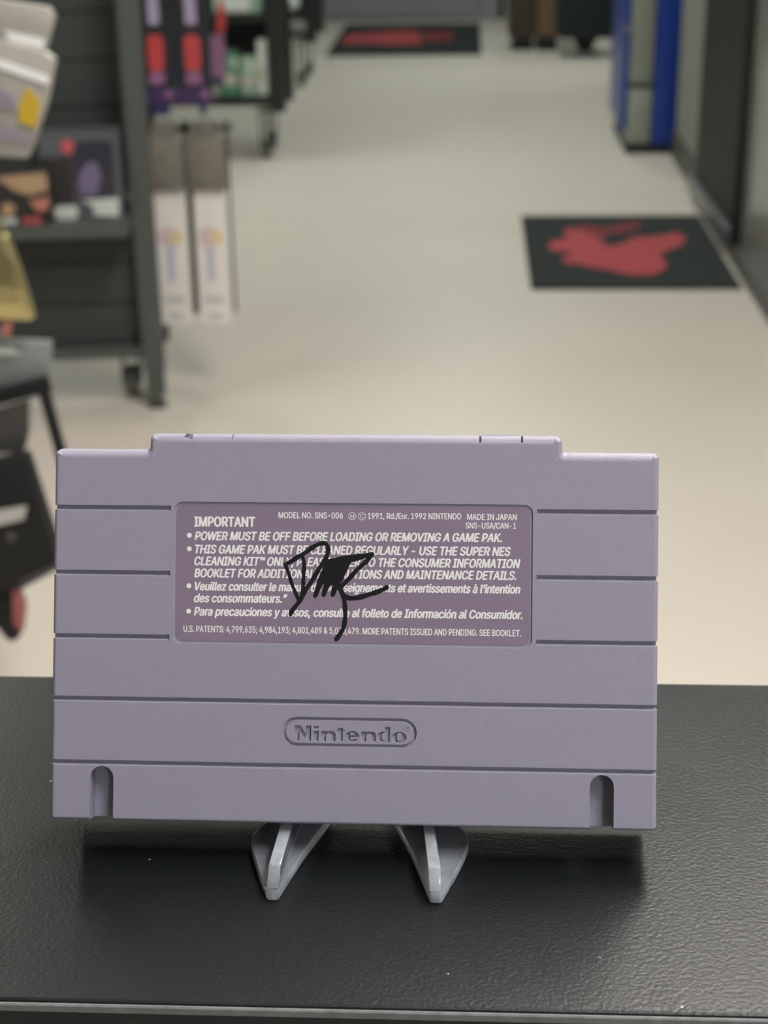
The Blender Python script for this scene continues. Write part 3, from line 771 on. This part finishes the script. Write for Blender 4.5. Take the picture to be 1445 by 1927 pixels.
slab('mauve_body', [(-0.03, 0.0), (0.02, 0.0), (0.03, 0.1), (0.02, 0.17), (-0.03, 0.15)], -0.006, 0.006, 'pack_pink', t)
slab('red_flag', [(-0.005, 0.151), (0.03, 0.171), (0.035, 0.24), (0.015, 0.3), (0.005, 0.24)], -0.006, 0.006, 'pack_red', t)
slab('navy_foot', [(-0.03, -0.03), (0.012, -0.03), (0.02, -0.0005), (-0.03, -0.0005)], -0.006, 0.006, 'pack_navy', t)
bx('hang_strip', 'steel', t, 0.018, 0.026, -0.002, 0.002, 0.3, 0.36)
# round white piece on the third rack
bm = bmesh.new(); bmesh.ops.create_uvsphere(bm, u_segments=20, v_segments=12, radius=0.045)
for v in bm.verts: v.co.z = v.co.z*0.95 + 0.0432
t = thing('white_globe', 'glossy white globe on the lower shelf of the farthest rack', 'ornament', (-0.868, 8.04, FLOOR+0.36))
obj('globe', bm, 'white_gloss', t, smooth=60)
bm = bmesh.new(); cyl(bm, (0, 0, 0.0003), (0, 0, 0.006), 0.03); obj('base_ring', bm, 'rack_black', t)

# ------------------------------------------------------------------ blue machine
t = thing('vending_machine', 'tall blue and grey machine standing against the right wall', 'machine', (0.63, 6.1, FLOOR))
H = 1.75
bx('base_plinth', 'black_plastic', t, 0.02, 0.255, -0.005, 0.6, 0.0005, 0.032)
obj('side_panel', box(bmesh.new(), 0.116, 0.25, 0.0, 0.6, 0.033, H, 0.006), 'machine_blue', t, smooth=40)
obj('lower_panel', box(bmesh.new(), 0.02, 0.1155, 0.004, 0.6, 0.033, 0.252, 0.012), 'machine_grey', t, smooth=40)
obj('upper_panel', box(bmesh.new(), 0.02, 0.112, 0.0, 0.6, 0.268, H, 0.008), 'machine_grey', t, smooth=40)
bx('dark_joint', 'black_plastic', t, 0.03, 0.11, 0.02, 0.58, 0.2525, 0.2675)  # black filling of the joint between the two grey panels
fd = obj('front_door', box(bmesh.new(), -0.002, 0.0195, 0.012, 0.59, 0.085, H, 0.008), 'machine_blue', t, smooth=40)
bm = bmesh.new(); cyl(bm, (0.008, 0.011, 0.475), (0.008, -0.012, 0.475), 0.013); obj('lock_knob', bm, 'steel', fd, smooth=40)

# ------------------------------------------------------------------ far end
t = thing('brown_carton', 'dark brown carton stacked on a black crate near the far door', 'carton', (0.345, 9.42, FLOOR))
obj('carton', box(bmesh.new(), -0.085, 0.075, 0, 0.3, 0.075, 0.6, 0.003), 'dark_brown', t); bx('crate', 'black_plastic', t, -0.06, 0.06, 0, 0.3, 0.0005, 0.0745)
t = thing('tan_carton', 'tan brown carton on black feet beside the dark brown carton', 'carton', (0.485, 9.38, FLOOR))
obj('carton', box(bmesh.new(), -0.06, 0.06, 0, 0.3, 0.085, 0.62, 0.003), 'wood_brown', t); bx('crate', 'black_plastic', t, -0.055, 0.055, 0, 0.3, 0.0005, 0.0845)
t = thing('pedestal_stool', 'dark charcoal pedestal stool with pale foot left of the blue machine', 'stool', (0.69, 9.05, FLOOR))
obj('seat', box(bmesh.new(), -0.165, 0.165, -0.05, 0.28, 0.11, 0.55, 0.02), 'charcoal_cloth', t, smooth=40)
bm = bmesh.new(); cyl(bm, (0, 0.1, 0.028), (0, 0.1, 0.11), 0.035, 0.075); obj('column', bm, 'charcoal_cloth', t, smooth=40)
bm = bmesh.new(); cyl(bm, (0, 0.1, 0.0005), (0, 0.1, 0.028), 0.07, 0.055); obj('foot', bm, 'lilac_grey', t, smooth=40)

# ------------------------------------------------------------------ hanging stand at the left edge
t = thing('hanging_stand', 'dark floor stand whose arms carry the hanging bags at the left edge', 'stand', (-0.80, 1.74, FLOOR))
bm = bmesh.new(); cyl(bm, (0, 0, 0.0005), (0, 0, 0.02), 0.105, seg=32); obj('base', bm, 'rack_metal', t, smooth=40)
bm = bmesh.new(); cyl(bm, (0, 0, 0.02), (0, 0, 1.3), 0.014); obj('pole', bm, 'rack_metal', t, smooth=40)
for z, x1 in ((1.02, 0.24), (0.72, 0.21), (0.56, 0.2), (0.415, 0.18), (0.235, 0.16)):
    bm = bmesh.new(); cyl(bm, (0.0145, 0, z), (x1, 0, z), 0.003, seg=10); obj('arm', bm, 'steel', t, smooth=40)

t = thing('clear_bag', 'upper whitish plastic bag with a painted highlight on its seal at the top left', 'bag', (0, 0, 0), group='plastic bags')
b_ = slab('film', [(-0.66, 0.075), (-0.592, 0.046), (-0.488, 0.029), (-0.482, 0.018), (-0.497, -0.022), (-0.60, -0.005), (-0.66, 0.02)], 1.712, 1.727, 'bag_white', t, 0.002)
slab('seal_highlight', [(-0.545, 0.002), (-0.496, -0.008), (-0.498, -0.018), (-0.54, -0.008)], 1.7095, 1.7115, 'bag_seal_highlight', b_)
t = thing('clear_bag', 'lower whitish plastic bag with yellow card and painted seal highlight at the top left', 'bag', (0, 0, 0), group='plastic bags')
b_ = slab('film', [(-0.64, 0.02), (-0.55, -0.006), (-0.494, -0.02), (-0.481, -0.03), (-0.496, -0.082), (-0.513, -0.12), (-0.527, -0.15), (-0.64, -0.14)], 1.690, 1.708, 'bag_white', t, 0.002)
slab('seal_highlight', [(-0.60, -0.012), (-0.551, -0.028), (-0.488, -0.05), (-0.491, -0.06), (-0.552, -0.038), (-0.60, -0.022)], 1.6875, 1.6895, 'bag_seal_highlight', b_)
slab('yellow_card', [(-0.519, -0.064), (-0.515, -0.064), (-0.503, -0.08), (-0.511, -0.112), (-0.532, -0.104), (-0.53, -0.085)], 1.687, 1.6895, 'yellow_print', b_)
slab('lilac_card', [(-0.62, -0.105), (-0.56, -0.108), (-0.514, -0.121), (-0.522, -0.132), (-0.545, -0.127), (-0.62, -0.118)], 1.687, 1.6895, 'bag_lilac', b_)
slab('lilac_card', [(-0.62, -0.05), (-0.553, -0.062), (-0.535, -0.072), (-0.535, -0.09), (-0.62, -0.075)], 1.687, 1.6895, 'bag_lilac', b_)

t = thing('foil_bag', 'shiny gold foil bag hanging at the left edge', 'bag', (0, 0, 0))
b_ = slab('pouch', [(-0.61, -0.245), (-0.566, -0.248), (-0.555, -0.289), (-0.541, -0.362), (-0.60, -0.362), (-0.63, -0.33)], 1.695, 1.717, 'gold_foil', t, 0.006)
slab('crimped_top', [(-0.605, -0.2445), (-0.57, -0.2445), (-0.574, -0.225), (-0.60, -0.225)], 1.703, 1.709, 'gold_foil', t)
slab('pink_tag', [(-0.585, -0.3625), (-0.57, -0.3625), (-0.577, -0.385), (-0.587, -0.385)], 1.70, 1.706, 'coral_print', t)

t = thing('film_sleeve', 'hazy grey plastic sleeve above the black frame at the left edge', 'sleeve', (0, 0, 0))
slab('sleeve', [(-0.66, -0.385), (-0.60, -0.395), (-0.528, -0.398), (-0.536, -0.455), (-0.60, -0.47), (-0.66, -0.47)], 1.722, 1.732, 'film_grey', t, 0.002)
slab('pale_patch', [(-0.63, -0.402), (-0.585, -0.405), (-0.57, -0.416), (-0.63, -0.418)], 1.7195, 1.7215, 'pale_print', t)  # flat pale patch on the grey sleeve
t = thing('picture_frame', 'black framed panel tilted at the left edge above the black box', 'frame', (0, 0, 0))
def bar(a, b, wd):
    a = Vector(a); b = Vector(b); d_ = (b-a).normalized(); nn = Vector((-d_.y, d_.x))*wd/2
    return [tuple(a-nn), tuple(b-nn), tuple(b+nn), tuple(a+nn)]
slab('top_rail', bar((-0.66, -0.487), (-0.533, -0.452), 0.02), 1.70, 1.716, 'black_plastic', t)
slab('side_rail', bar((-0.540, -0.4655), (-0.5205, -0.58), 0.012), 1.70, 1.716, 'black_plastic', t)
slab('panel', [(-0.64, -0.498), (-0.562, -0.475), (-0.566, -0.52), (-0.575, -0.548), (-0.64, -0.556)], 1.704, 1.712, 'frame_inner', t)

t = thing('black_box', 'black hanging box with pale lettering band at the left edge', 'box', (0, 0, 0))
b_ = slab('carton', [(-0.66, -0.562), (-0.608, -0.551), (-0.563, -0.541), (-0.536, -0.67), (-0.532, -0.705), (-0.586, -0.735), (-0.66, -0.745)], 1.66, 1.697, 'black_plastic', t, 0.003)
slab('pale_band', [(-0.645, -0.625), (-0.615, -0.618), (-0.566, -0.609), (-0.572, -0.629), (-0.618, -0.641), (-0.645, -0.645)], 1.657, 1.6595, 'card_print_grey', b_)
disc('grey_spot', -0.592, -0.655, 0.008, 1.657, 1.6595, 'frame_inner', b_)
slab('grey_foot_band', bar((-0.588, -0.726), (-0.534, -0.698), 0.008), 1.657, 1.6595, 'frame_inner', b_)
t = thing('dark_pouch', 'dark hanging pouch with a rosy tag below the black box', 'pouch', (0, 0, 0))
slab('pouch', [(-0.655, -0.748), (-0.60, -0.742), (-0.592, -0.775), (-0.60, -0.815), (-0.611, -0.827), (-0.622, -0.823), (-0.636, -0.80), (-0.655, -0.86)], 1.675, 1.70, 'black_plastic', t, 0.004)
slab('rosy_tag', [(-0.602, -0.738), (-0.594, -0.738), (-0.585, -0.768), (-0.597, -0.806), (-0.606, -0.79)], 1.664, 1.6745, 'rosy', t, 0.002)
